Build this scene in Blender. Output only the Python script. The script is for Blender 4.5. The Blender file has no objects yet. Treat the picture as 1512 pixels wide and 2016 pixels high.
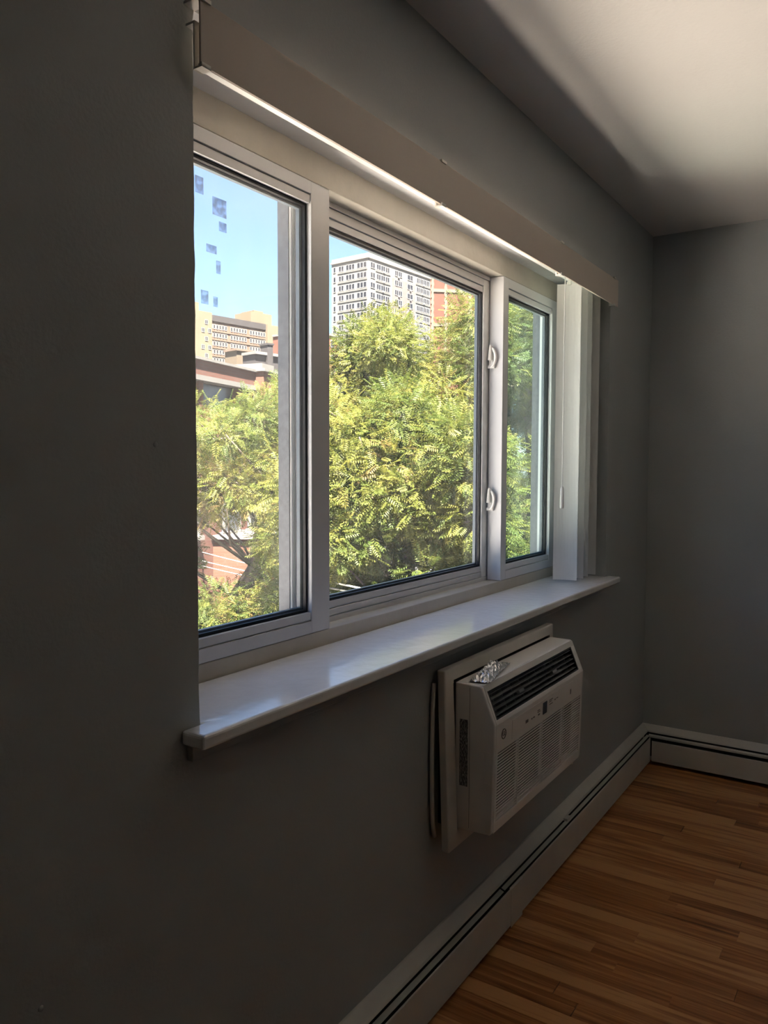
import bpy, bmesh, math, random
import numpy as np
from mathutils import Vector, Matrix, Euler

random.seed(7)
rng = np.random.default_rng(11)
sc = bpy.context.scene
COL = sc.collection

# ------------------------------------------------------------------ camera
YAW, PITCH, ROLL, FPX = 0.579611, -0.055525, 0.003158, 1542.9
CAM = Vector((0.0, -0.9754, 1.3737))
_f = Vector((math.cos(YAW) * math.cos(PITCH), math.sin(YAW) * math.cos(PITCH), math.sin(PITCH)))
_r = Vector((math.sin(YAW), -math.cos(YAW), 0))
_u = _r.cross(_f)
RGT = _r * math.cos(ROLL) + _u * math.sin(ROLL)
UPV = -_r * math.sin(ROLL) + _u * math.cos(ROLL)
FWD = _f
cd = bpy.data.cameras.new('camera')
cam = bpy.data.objects.new('camera', cd)
COL.objects.link(cam)
cd.sensor_fit = 'AUTO'
cd.sensor_width = 36.0
cd.lens = FPX * 36.0 / 2016.0
cd.clip_start = 0.02
cd.clip_end = 2000
m = Matrix((RGT, UPV, -FWD)).transposed().to_4x4()
m.translation = CAM
cam.matrix_world = m
sc.camera = cam

# ------------------------------------------------------------------ sky, sun, exposure
SUN = Vector((-0.31, -0.30, 0.90)).normalized()
world = bpy.data.worlds.new('world')
sc.world = world
world.use_nodes = True
wn = world.node_tree
wn.nodes.clear()
sky = wn.nodes.new('ShaderNodeTexSky')
sky.sky_type = 'NISHITA'
sky.sun_disc = False
sky.sun_elevation = math.asin(SUN.z)
sky.sun_rotation = math.atan2(SUN.x, SUN.y)
sky.altitude = 30
sky.air_density = 1.0
sky.dust_density = 0.7
sky.ozone_density = 5.0
bg = wn.nodes.new('ShaderNodeBackground')
bg.inputs['Strength'].default_value = 0.125
wo = wn.nodes.new('ShaderNodeOutputWorld')
wn.links.new(sky.outputs[0], bg.inputs[0])
wn.links.new(bg.outputs[0], wo.inputs[0])

sd = bpy.data.lights.new('sun', 'SUN')
sd.energy = 31.0
sd.angle = 0.01
sd.color = (1.0, 0.92, 0.81)
so = bpy.data.objects.new('sun', sd)
so.rotation_euler = SUN.to_track_quat('Z', 'Y').to_euler()
so.location = (-6, -6, 12)
COL.objects.link(so)

# marks the window opening so that skylight entering the room is sampled there (gives off no light itself)
pd = bpy.data.lights.new('window_portal', 'AREA')
pd.shape = 'RECTANGLE'
pd.size, pd.size_y = 2.2, 1.2
pd.cycles.is_portal = True
po = bpy.data.objects.new('window_portal', pd)
po.location = (2.025, 0.31, 1.515)
po.rotation_euler = (math.radians(-90), 0, 0)
COL.objects.link(po)

vs = sc.view_settings
sc.display_settings.display_device = 'sRGB'
vs.view_transform = 'Standard'
vs.look = 'None'
vs.gamma = 1.0
vs.use_curve_mapping = False
vs.exposure = 1.45
cy = sc.cycles
cy.use_denoising = True
cy.use_adaptive_sampling = True
cy.adaptive_threshold = 0.015
cy.max_bounces = 7
cy.diffuse_bounces = 4
cy.glossy_bounces = 4
cy.transmission_bounces = 4
cy.transparent_max_bounces = 24
cy.caustics_reflective = False
cy.caustics_refractive = False
cy.sample_clamp_indirect = 8.0


# ------------------------------------------------------------------ helpers
def at(px, py, depth):
    """point seen at a pixel of the 1512x2016 frame at a forward depth"""
    return CAM + (FWD + RGT * ((px - 756) / FPX) - UPV * ((py - 1008) / FPX)) * depth


def project(p):
    v = Vector(p) - CAM
    d = v.dot(FWD)
    return 756 + FPX * v.dot(RGT) / d, 1008 - FPX * v.dot(UPV) / d


MATS = {}


def nodes_of(name):
    mt = bpy.data.materials.new(name)
    mt.use_nodes = True
    nt = mt.node_tree
    nt.nodes.clear()
    out = nt.nodes.new('ShaderNodeOutputMaterial')
    return mt, nt, out


def mat(name, col, rough=0.5, var=0.06, scale=8.0, bump=0.0, bscale=60.0, metal=0.0, spec=0.5, coords='Object', emit=None, detail=4):
    mt, nt, out = nodes_of(name)
    L = nt.links.new
    b = nt.nodes.new('ShaderNodeBsdfPrincipled')
    b.inputs['Roughness'].default_value = rough
    b.inputs['Metallic'].default_value = metal
    b.inputs['Specular IOR Level'].default_value = spec
    tc = nt.nodes.new('ShaderNodeTexCoord')
    n = nt.nodes.new('ShaderNodeTexNoise')
    n.inputs['Scale'].default_value = scale
    n.inputs['Detail'].default_value = detail
    L(tc.outputs[coords], n.inputs['Vector'])
    cr = nt.nodes.new('ShaderNodeValToRGB')
    c = Vector(col)
    lo, hi = c * (1 - var), c * (1 + var)
    cr.color_ramp.elements[0].position = 0.3
    cr.color_ramp.elements[1].position = 0.7
    cr.color_ramp.elements[0].color = (*lo, 1)
    cr.color_ramp.elements[1].color = (*[min(1, x) for x in hi], 1)
    L(n.outputs['Fac'], cr.inputs[0])
    L(cr.outputs[0], b.inputs['Base Color'])
    if bump:
        n2 = nt.nodes.new('ShaderNodeTexNoise')
        n2.inputs['Scale'].default_value = bscale
        n2.inputs['Detail'].default_value = 5
        L(tc.outputs[coords], n2.inputs['Vector'])
        bp = nt.nodes.new('ShaderNodeBump')
        bp.inputs['Strength'].default_value = bump
        bp.inputs['Distance'].default_value = 0.004
        L(n2.outputs['Fac'], bp.inputs['Height'])
        L(bp.outputs[0], b.inputs['Normal'])
    L(b.outputs[0], out.inputs[0])
    MATS[name] = mt
    return mt


def glass_mat(name, haze, tint=(0.98, 0.98, 0.982), dirt_col=(0.9, 0.9, 0.88), gloss=0.05, streak=60):
    mt, nt, out = nodes_of(name)
    L = nt.links.new
    tr = nt.nodes.new('ShaderNodeBsdfTransparent')
    tr.inputs[0].default_value = (*tint, 1)
    gl = nt.nodes.new('ShaderNodeBsdfGlossy')
    gl.inputs['Roughness'].default_value = 0.01
    lw = nt.nodes.new('ShaderNodeLayerWeight')
    lw.inputs['Blend'].default_value = 0.5
    pw = nt.nodes.new('ShaderNodeMath'); pw.operation = 'POWER'; pw.inputs[1].default_value = 4.0
    L(lw.outputs['Facing'], pw.inputs[0])
    fr = nt.nodes.new('ShaderNodeMath'); fr.operation = 'MULTIPLY_ADD'; fr.inputs[1].default_value = 0.35; fr.inputs[2].default_value = 0.02
    L(pw.outputs[0], fr.inputs[0])
    mx = nt.nodes.new('ShaderNodeMixShader')
    L(fr.outputs[0], mx.inputs[0])
    L(tr.outputs[0], mx.inputs[1])
    L(gl.outputs[0], mx.inputs[2])
    tl = nt.nodes.new('ShaderNodeBsdfTranslucent')
    tl.inputs[0].default_value = (*dirt_col, 1)
    tc = nt.nodes.new('ShaderNodeTexCoord')
    mp = nt.nodes.new('ShaderNodeMapping')
    mp.inputs['Scale'].default_value = (streak * 0.35, 1, streak * 0.12)
    n = nt.nodes.new('ShaderNodeTexNoise')
    n.inputs['Scale'].default_value = 1.0
    n.inputs['Detail'].default_value = 6
    L(tc.outputs['Object'], mp.inputs[0])
    L(mp.outputs[0], n.inputs['Vector'])
    mr = nt.nodes.new('ShaderNodeMapRange')
    mr.inputs['From Min'].default_value = 0.3
    mr.inputs['From Max'].default_value = 0.8
    mr.inputs['To Min'].default_value = haze * 0.7
    mr.inputs['To Max'].default_value = haze * 1.5
    L(n.outputs['Fac'], mr.inputs['Value'])
    m2 = nt.nodes.new('ShaderNodeMixShader')
    L(mr.outputs[0], m2.inputs[0])
    L(mx.outputs[0], m2.inputs[1])
    L(tl.outputs[0], m2.inputs[2])
    L(m2.outputs[0], out.inputs[0])
    return mt


def attr_color(nt, o, stops, attr=None, obj_random=False):
    """colour ramp driven by a per-leaf attribute or by the object's random number"""
    if obj_random:
        a = nt.nodes.new('ShaderNodeObjectInfo')
        s = a.outputs['Random']
    else:
        a = nt.nodes.new('ShaderNodeAttribute')
        a.attribute_name = attr
        s = a.outputs['Fac']
    cr = nt.nodes.new('ShaderNodeValToRGB')
    els = cr.color_ramp.elements
    els[0].position, els[0].color = stops[0][0], (*stops[0][1], 1)
    els[1].position, els[1].color = stops[-1][0], (*stops[-1][1], 1)
    for p_, c_ in stops[1:-1]:
        e = els.new(p_)
        e.color = (*c_, 1)
    nt.links.new(s, cr.inputs[0])
    return cr.outputs[0]


def leaf_mat(name, stops, obj_random=False):
    mt, nt, out = nodes_of(name)
    L = nt.links.new
    c = attr_color(nt, out, stops, 'tint', obj_random)
    b = nt.nodes.new('ShaderNodeBsdfPrincipled')
    b.inputs['Roughness'].default_value = 0.55
    b.inputs['Specular IOR Level'].default_value = 0.2
    t = nt.nodes.new('ShaderNodeBsdfTranslucent')
    L(c, b.inputs['Base Color'])
    L(c, t.inputs[0])
    mx = nt.nodes.new('ShaderNodeMixShader')
    mx.inputs[0].default_value = 0.4
    L(b.outputs[0], mx.inputs[1])
    L(t.outputs[0], mx.inputs[2])
    L(mx.outputs[0], out.inputs[0])
    return mt


def wood_mat():
    mt, nt, out = nodes_of('oak_strip')
    L = nt.links.new
    N = nt.nodes.new
    tc = N('ShaderNodeTexCoord')
    oi = N('ShaderNodeObjectInfo')
    off = N('ShaderNodeVectorMath'); off.operation = 'SCALE'
    comb = N('ShaderNodeCombineXYZ')
    for i in range(3):
        L(oi.outputs['Random'], comb.inputs[i])
    L(comb.outputs[0], off.inputs[0]); off.inputs['Scale'].default_value = 37.0
    add = N('ShaderNodeVectorMath'); add.operation = 'ADD'
    L(tc.outputs['Object'], add.inputs[0]); L(off.outputs[0], add.inputs[1])
    mp = N('ShaderNodeMapping'); mp.inputs['Scale'].default_value = (26, 1.3, 10)
    L(add.outputs[0], mp.inputs[0])
    n1 = N('ShaderNodeTexNoise'); n1.inputs['Scale'].default_value = 1.6; n1.inputs['Detail'].default_value = 7; n1.inputs['Distortion'].default_value = 0.9
    L(mp.outputs[0], n1.inputs['Vector'])
    mp2 = N('ShaderNodeMapping'); mp2.inputs['Scale'].default_value = (160, 4, 40)
    L(add.outputs[0], mp2.inputs[0])
    n2 = N('ShaderNodeTexNoise'); n2.inputs['Scale'].default_value = 2.0; n2.inputs['Detail'].default_value = 4
    L(mp2.outputs[0], n2.inputs['Vector'])
    mixf = N('ShaderNodeMath'); mixf.operation = 'MULTIPLY_ADD'
    L(n2.outputs['Fac'], mixf.inputs[0]); mixf.inputs[1].default_value = 0.35
    L(n1.outputs['Fac'], mixf.inputs[2])
    rn = N('ShaderNodeMath'); rn.operation = 'MULTIPLY_ADD'
    L(oi.outputs['Random'], rn.inputs[0]); rn.inputs[1].default_value = 0.36; L(mixf.outputs[0], rn.inputs[2])
    cr = N('ShaderNodeValToRGB')
    els = cr.color_ramp.elements
    els[0].position, els[0].color = 0.42, (0.085, 0.025, 0.007, 1)
    els[1].position, els[1].color = 1.0, (0.62, 0.31, 0.12, 1)
    e = els.new(0.70); e.color = (0.31, 0.115, 0.032, 1)
    e = els.new(0.86); e.color = (0.45, 0.19, 0.062, 1)
    L(rn.outputs[0], cr.inputs[0])
    b = N('ShaderNodeBsdfPrincipled')
    L(cr.outputs[0], b.inputs['Base Color'])
    b.inputs['Roughness'].default_value = 0.36
    b.inputs['Specular IOR Level'].default_value = 0.35
    bp = N('ShaderNodeBump'); bp.inputs['Strength'].default_value = 0.12; bp.inputs['Distance'].default_value = 0.002
    L(n2.outputs['Fac'], bp.inputs['Height']); L(bp.outputs[0], b.inputs['Normal'])
    L(b.outputs[0], out.inputs[0])
    return mt


def brick_mat(name, c1, c2, mortar, scale=1.0):
    mt, nt, out = nodes_of(name)
    L = nt.links.new
    tc = nt.nodes.new('ShaderNodeTexCoord')
    sp = nt.nodes.new('ShaderNodeSeparateXYZ')
    L(tc.outputs['Object'], sp.inputs[0])
    ad = nt.nodes.new('ShaderNodeMath'); ad.operation = 'ADD'
    L(sp.outputs[0], ad.inputs[0]); L(sp.outputs[1], ad.inputs[1])
    cb = nt.nodes.new('ShaderNodeCombineXYZ')
    L(ad.outputs[0], cb.inputs[0]); L(sp.outputs[2], cb.inputs[1])
    br = nt.nodes.new('ShaderNodeTexBrick')
    br.inputs['Scale'].default_value = scale
    br.inputs['Brick Width'].default_value = 0.21
    br.inputs['Row Height'].default_value = 0.073
    br.inputs['Mortar Size'].default_value = 0.006
    br.inputs['Color1'].default_value = (*c1, 1)
    br.inputs['Color2'].default_value = (*c2, 1)
    br.inputs['Mortar'].default_value = (*mortar, 1)
    L(cb.outputs[0], br.inputs['Vector'])
    b = nt.nodes.new('ShaderNodeBsdfPrincipled')
    b.inputs['Roughness'].default_value = 0.9
    L(br.outputs[0], b.inputs['Base Color'])
    L(b.outputs[0], out.inputs[0])
    return mt


def print_mat(name, paper, ink, sx, sy, thr=0.52, axes=(1, 2)):
    """small illegible print: rows of dark dashes on paper"""
    mt, nt, out = nodes_of(name)
    L = nt.links.new
    tc = nt.nodes.new('ShaderNodeTexCoord')
    mp = nt.nodes.new('ShaderNodeMapping')
    s = [1, 1, 1]; s[axes[0]] = sx; s[axes[1]] = sy
    mp.inputs['Scale'].default_value = s
    L(tc.outputs['Object'], mp.inputs[0])
    n = nt.nodes.new('ShaderNodeTexNoise'); n.inputs['Scale'].default_value = 1; n.inputs['Detail'].default_value = 1
    L(mp.outputs[0], n.inputs['Vector'])
    gt = nt.nodes.new('ShaderNodeMath'); gt.operation = 'GREATER_THAN'; gt.inputs[1].default_value = thr
    L(n.outputs['Fac'], gt.inputs[0])
    mx = nt.nodes.new('ShaderNodeMixRGB')
    mx.inputs[1].default_value = (*ink, 1); mx.inputs[2].default_value = (*paper, 1)
    L(gt.outputs[0], mx.inputs[0])
    b = nt.nodes.new('ShaderNodeBsdfPrincipled'); b.inputs['Roughness'].default_value = 0.6
    L(mx.outputs[0], b.inputs['Base Color']); L(b.outputs[0], out.inputs[0])
    return mt


def wloc(o):
    v = Vector((0, 0, 0))
    while o:
        v += o.location
        o = o.parent
    return v


class MB:
    def __init__(s):
        s.v, s.f, s.mi = [], [], []

    def add(s, verts, faces, mi=0):
        k = len(s.v)
        s.v += [Vector(x) for x in verts]
        s.f += [tuple(i + k for i in f) for f in faces]
        s.mi += [mi] * len(faces)
        return s

    def box(s, x0, x1, y0, y1, z0, z1, mi=0, M=None):
        V = [Vector(t) for t in [(x0, y0, z0), (x1, y0, z0), (x1, y1, z0), (x0, y1, z0), (x0, y0, z1), (x1, y0, z1), (x1, y1, z1), (x0, y1, z1)]]
        if M is not None:
            V = [M @ v for v in V]
        return s.add(V, [(0, 3, 2, 1), (4, 5, 6, 7), (0, 1, 5, 4), (1, 2, 6, 5), (2, 3, 7, 6), (3, 0, 4, 7)], mi)

    def prism(s, poly, axis, a, b, mi=0):
        """extrude a 2D polygon along an axis; the polygon's coords are the two other axes in order"""
        def P(q, t):
            q = list(q)
            q.insert(axis, t)
            return q
        n = len(poly)
        V = [P(q, a) for q in poly] + [P(q, b) for q in poly]
        F = [(i, (i + 1) % n, (i + 1) % n + n, i + n) for i in range(n)]
        F += [tuple(range(n))[::-1], tuple(range(n, 2 * n))]
        return s.add(V, F, mi)

    def tube(s, pts, r, n=8, mi=0, caps=True):
        pts = [Vector(q) for q in pts]
        rs = r if isinstance(r, (list, tuple)) else [r] * len(pts)
        rings = []
        prev = None
        for i, q in enumerate(pts):
            d = (pts[min(i + 1, len(pts) - 1)] - pts[max(i - 1, 0)]).normalized()
            if prev is None:
                a = d.cross(Vector((0.3, 0.2, 1)) if abs(d.z) < 0.9 else Vector((1, 0, 0))).normalized()
            else:
                a = (prev - d * prev.dot(d)).normalized()
            prev = a
            b = d.cross(a)
            rings.append([q + (a * math.cos(t) + b * math.sin(t)) * rs[i] for t in [2 * math.pi * k / n for k in range(n)]])
        V = [v for R in rings for v in R]
        F = []
        for i in range(len(pts) - 1):
            for k in range(n):
                F.append((i * n + k, i * n + (k + 1) % n, (i + 1) * n + (k + 1) % n, (i + 1) * n + k))
        if caps:
            F += [tuple(range(n))[::-1], tuple(range((len(pts) - 1) * n, len(pts) * n))]
        return s.add(V, F, mi)

    def build(s, name, mats, parent=None, bevel=0, smooth=False, world=True, seg=2, kind=None):
        me = bpy.data.meshes.new(name)
        lo = Vector([min(v[i] for v in s.v) for i in range(3)])
        hi = Vector([max(v[i] for v in s.v) for i in range(3)])
        o0 = Vector(((lo.x + hi.x) / 2, (lo.y + hi.y) / 2, lo.z))
        me.from_pydata([v - o0 for v in s.v], [], s.f)
        if not isinstance(mats, (list, tuple)):
            mats = [mats]
        for q in mats:
            me.materials.append(q)
        me.polygons.foreach_set('material_index', s.mi)
        bm = bmesh.new(); bm.from_mesh(me)
        bmesh.ops.recalc_face_normals(bm, faces=bm.faces)
        bm.to_mesh(me); bm.free()
        if smooth:
            me.polygons.foreach_set('use_smooth', [True] * len(me.polygons))
        o = bpy.data.objects.new(name, me)
        COL.objects.link(o)
        if parent is not None:
            o.parent = parent
            o.location = o0 - wloc(parent) if world else o0
        else:
            o.location = o0
        if bevel:
            b = o.modifiers.new('bevel', 'BEVEL')
            b.width = bevel; b.segments = seg; b.limit_method = 'ANGLE'; b.angle_limit = math.radians(35)
            b.harden_normals = False
        if kind:
            o['kind'] = kind
        return o


def empty(name, loc, rz=0.0, parent=None):
    o = bpy.data.objects.new(name, None)
    COL.objects.link(o)
    o.empty_display_size = 0.1
    o.location = Vector(loc) - (wloc(parent) if parent else Vector((0, 0, 0)))
    o.rotation_euler = (0, 0, rz)
    o.parent = parent
    return o


def tag(o, label=None, cat=None, group=None, kind=None):
    if label: o['label'] = label
    if cat: o['category'] = cat
    if group: o['group'] = group
    if kind: o['kind'] = kind
    return o


def dup(o, parent, loc, rot=None, scale=None):
    c = o.copy()
    COL.objects.link(c)
    c.parent = parent
    c.location = loc
    if rot is not None: c.rotation_euler = rot
    if scale is not None: c.scale = scale
    return c


# ------------------------------------------------------------------ materials
wall_paint = mat('grey_wall_paint', (0.41, 0.428, 0.428), 0.55, 0.03, 3, 0.25, 120)
ceil_paint = mat('ceiling_paint', (0.74, 0.715, 0.69), 0.8, 0.02, 2, 0.15, 90)
white_paint = mat('white_wall_paint', (0.72, 0.71, 0.69), 0.7, 0.02, 2)
gloss_white = mat('gloss_white_paint', (0.84, 0.85, 0.87), 0.13, 0.03, 6, 0.22, 34, spec=1.0)
cream_paint = mat('cream_frame_paint', (0.50, 0.465, 0.395), 0.42, 0.07, 9, 0.35, 35)
vinyl = mat('white_vinyl', (0.66, 0.665, 0.68), 0.35, 0.02, 12)
vinyl_ext = mat('brightened_vinyl', (0.85, 0.86, 0.86), 0.5, 0.10, 22)  # lighter copy of the vinyl, brightness of the shaded strips put into its colour
grey_alu = mat('dimmed_grey_metal', (0.085, 0.095, 0.11), 0.5, 0.2, 60)  # kept dark to offset overbright light bounced onto the outer edges
gasket = mat('black_gasket', (0.008, 0.009, 0.011), 0.6, 0.1)
steel_blue = mat('dark_spacer', (0.10, 0.13, 0.16), 0.35, 0.1, 40)
pvc = mat('white_pvc', (0.80, 0.79, 0.77), 0.38, 0.02, 8)
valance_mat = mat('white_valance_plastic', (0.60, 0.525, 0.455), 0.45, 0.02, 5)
clearp = mat('clear_clip', (0.85, 0.84, 0.78), 0.15, 0.04, 30)
ac_white = mat('ac_plastic', (0.84, 0.82, 0.80), 0.33, 0.02, 9)
ac_cream = mat('ac_trim_plastic', (0.76, 0.72, 0.66), 0.5, 0.04, 9)
ac_dark = mat('black_plastic', (0.018, 0.019, 0.021), 0.4, 0.1)
ac_slat = mat('charcoal_plastic', (0.20, 0.205, 0.21), 0.4, 0.1)
ac_in = mat('dark_filter', (0.022, 0.018, 0.016), 0.8, 0.2, 60)
display = mat('display_screen', (0.02, 0.03, 0.045), 0.15, 0.1)
ink = mat('grey_print', (0.14, 0.13, 0.13), 0.5, 0.1)
heater_paint = mat('heater_enamel', (0.62, 0.60, 0.56), 0.42, 0.05, 7, 0.15, 40)
heater_in = mat('heater_inside', (0.02, 0.02, 0.02), 0.7, 0.2)
damper_mat = mat('damper_enamel', (0.50, 0.50, 0.47), 0.45, 0.08, 10)
foil = mat('crumpled_clear_film', (0.92, 0.93, 0.95), 0.12, 0.03, 40, metal=0.85)
cordm = mat('white_cord', (0.75, 0.75, 0.75), 0.5, 0.03)
subfl = mat('subfloor', (0.05, 0.03, 0.02), 0.9, 0.1)
oak = wood_mat()
glass_left = glass_mat('dusty_glass', 0.022, streak=90)
glass_mid = glass_mat('clear_glass', 0.011)
glass_right = glass_mat('hazy_glass', 0.026, tint=(0.80, 0.88, 0.86), dirt_col=(0.80, 0.86, 0.84), streak=40)

brick_red = brick_mat('red_brick', (0.0780, 0.0246, 0.0126), (0.0648, 0.0186, 0.0090), (0.0648, 0.0390, 0.0282))
brick_or = brick_mat('orange_brick', (0.0996, 0.0354, 0.0186), (0.0864, 0.0282, 0.0132), (0.0822, 0.0474, 0.0324))
brick_far = mat('far_brick', (0.0906, 0.0300, 0.0162), 0.9, 0.08, 0.8)
cream_st = mat('cream_stone', (0.1254, 0.1080, 0.0780), 0.85, 0.05, 0.7)
beige_brick = mat('beige_brick', (0.0996, 0.0780, 0.0474), 0.9, 0.05, 0.3)
pink_br = mat('pinkish_brick', (0.0906, 0.0606, 0.0408), 0.9, 0.06, 0.4)
white_br = mat('white_brick', (0.1338, 0.1272, 0.1122), 0.85, 0.04, 0.3)
tan_st = mat('tan_stucco', (0.0732, 0.0540, 0.0324), 0.9, 0.08, 1)
slate = mat('dark_slate', (0.0216, 0.0186, 0.0186), 0.9, 0.12, 2)
stone_w = mat('white_cornice', (0.1089, 0.1041, 0.0933), 0.8, 0.06, 3)
far_glass = mat('far_window_glass', (0.0180, 0.0180, 0.0200), 0.3, 0.2, 0.5)
far_frame = mat('far_window_frame', (0.21, 0.20, 0.185), 0.6, 0.1, 2)
dark_pane = mat('dark_window_pane', (0.05, 0.055, 0.06), 0.2, 0.2, 2)
asphalt = mat('asphalt', (0.10, 0.10, 0.10), 0.95, 0.15, 1.5)
bark = mat('bark', (0.085, 0.065, 0.048), 0.95, 0.25, 14, 0.8, 30)
cablem = mat('pale_cable', (0.72, 0.70, 0.66), 0.5, 0.05)
planter = mat('white_planter', (0.75, 0.74, 0.70), 0.6, 0.05)

LEAF_STOPS = [(0.0, (0.0424, 0.0656, 0.0136)), (0.35, (0.0808, 0.1000, 0.0192)), (0.7, (0.1304, 0.1304, 0.0248)), (0.97, (0.1600, 0.1400, 0.0360)), (1.0, (0.1520, 0.1040, 0.0360))]
leaf_m = leaf_mat('locust_leaf', LEAF_STOPS)
leaf_o = leaf_mat('locust_leaf_single', [(p_ * 1.25, c_) for p_, c_ in LEAF_STOPS[:3]] , True)

# ------------------------------------------------------------------ room shell
X0, X1 = -1.3, 3.741         # side walls
YB = -2.75                   # back wall
H = 2.44
WT = 0.30                    # thickness of the window wall
OX0, OX1, OZ0, OZ1 = 0.925, 3.125, 0.915, 2.118

w = MB()
# left piece of the window wall, its reveal corner chipped and uneven
nz = 90
ring = []
for i in range(nz + 1):
    z = H * i / nz
    j = 0.0012 * (rng.random() - 0.5) + (0.0016 if rng.random() > 0.85 else 0)
    k = 0.003 + 0.002 * rng.random()
    if z < OZ0 + 0.02 or z > OZ1 - 0.03: j, k = 0.0, 0.0
    ring.append([(X0, 0, z), (OX0 - k, 0, z), (OX0 - j, k, z), (OX0, WT, z), (X0, WT, z)])
V = [q for r in ring for q in r]
F = []
for i in range(nz):
    for k in range(5):
        F.append((i * 5 + k, i * 5 + (k + 1) % 5, (i + 1) * 5 + (k + 1) % 5, (i + 1) * 5 + k))
F += [(4, 3, 2, 1, 0), tuple(nz * 5 + k for k in range(5))]
w.add(V, F)
w.box(OX1, X1, 0, WT, 0, H)
w.box(OX0, OX1, 0, WT, 0, OZ0)
w.box(OX0, OX1, 0, WT, OZ1, H)
wall_front = tag(w.build('wall_front', wall_paint), kind='structure')
for q in [(0.405, 1.47), (0.41, 1.285), (0.835, 1.41), (0.62, 0.62)]:
    b = MB()
    b.tube([(q[0], 0.001, q[1]), (q[0], -0.0012, q[1]), (q[0], -0.002, q[1])], [0.005, 0.004, 0.001], 8)
    b.build('paint_bump', wall_paint, wall_front, smooth=True)

tag(MB().box(X1, X1 + 0.2, YB - 0.2, WT, 0, H).build('wall_right', wall_paint), kind='structure')
tag(MB().box(X0 - 0.2, X0, YB - 0.2, WT, 0, H).build('wall_left', wall_paint), kind='structure')
tag(MB().box(X0, X1, YB - 0.2, YB, 0, H).build('wall_back', wall_paint), kind='structure')
tag(MB().box(X0 - 0.2, X1 + 0.2, YB - 0.2, WT, H, H + 0.25).build('ceiling', ceil_paint), kind='structure')

# floor: oak strips running towards the window wall
floor = tag(MB().box(X0 - 0.2, X1 + 0.2, YB - 0.2, WT, -0.25, -0.012).build('floor', subfl), kind='structure')
SW = 0.0572
LENS = [0.38, 0.52, 0.68, 0.84, 1.02, 1.22, 1.45]
strip_mesh = {}


def strip(length):
    key = round(length, 2)
    if key not in strip_mesh:
        b = bmesh.new()
        bmesh.ops.create_cube(b, size=1.0)
        for v in b.verts:
            v.co = Vector((v.co.x * (SW - 0.0007), v.co.y * (key - 0.0008), v.co.z * 0.012))
        top = [e for e in b.edges if all(v.co.z > 0 for v in e.verts)]
        bmesh.ops.bevel(b, geom=top, offset=0.0006, segments=1, affect='EDGES')
        me = bpy.data.meshes.new('floor_strip')
        b.to_mesh(me); b.free()
        me.materials.append(oak)
        strip_mesh[key] = me
    return strip_mesh[key]


row = 0
x = X0
nstrip = 0
while x < X1 - 0.001:
    y = YB - random.random() * 0.8
    first = True
    while y < -0.001:
        ln = random.choice(LENS)
        y0, y1 = max(y, YB), min(y + ln, 0.0)
        if 0 < -0.001 - (y + ln) < 0.25: y1 = 0.0; ln = y1 - y
        if y1 - y0 > 0.04:
            o = bpy.data.objects.new('floor_strip', strip(round(y1 - y0, 2)))
            COL.objects.link(o)
            o.parent = floor
            o.location = Vector((min(x + SW / 2, X1 - SW / 2), (y0 + y1) / 2, -0.006)) - floor.location
            nstrip += 1
        y += ln
    x += SW
    row += 1

# ------------------------------------------------------------------ window
win = tag(empty('window_1', (2.025, 0.19, 0.941)), kind='structure')
f = MB()
yF, yE = 0.190, 0.300
f.box(OX0, OX1, yF, yE, OZ0, 0.977)                      # base riser
f.box(OX0, OX1, yF, yE, 2.042, OZ1)                      # head
f.box(OX0, 0.985, yF, yE, 0.977, 2.042)
f.box(3.065, OX1, yF, yE, 0.977, 2.042)
f.build('window_frame', cream_paint, win, bevel=0.002)
t = MB()
t.box(0.985, 3.065, 0.2405, 0.244, 0.977, 0.990)         # track lips
t.box(0.985, 3.065, 0.2405, 0.244, 2.030, 2.042)
t.box(0.985, 3.065, 0.281, 0.300, 0.977, 0.995)
t.box(0.985, 3.065, 0.281, 0.300, 2.020, 2.042)
t.build('track', vinyl, win)
MB().box(OX0, OX1, 0.003, 0.19, OZ1 - 0.006, OZ1).build('soffit_board', gloss_white, win)
# painted sill board with horns
s = MB()
s.prism([(0.880, -0.053), (3.155, -0.053), (3.155, 0), (OX1, 0), (OX1, 0.19), (OX0, 0.19), (OX0, 0), (0.880, 0)], 2, 0.916, 0.941)
sill = s.build('window_sill', gloss_white, win, bevel=0.006, seg=3)
# cove strip under the sill
MB().box(0.893, 3.14, -0.014, 0, 0.886, 0.916).build('apron_strip', wall_paint, win, bevel=0.002)


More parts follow.
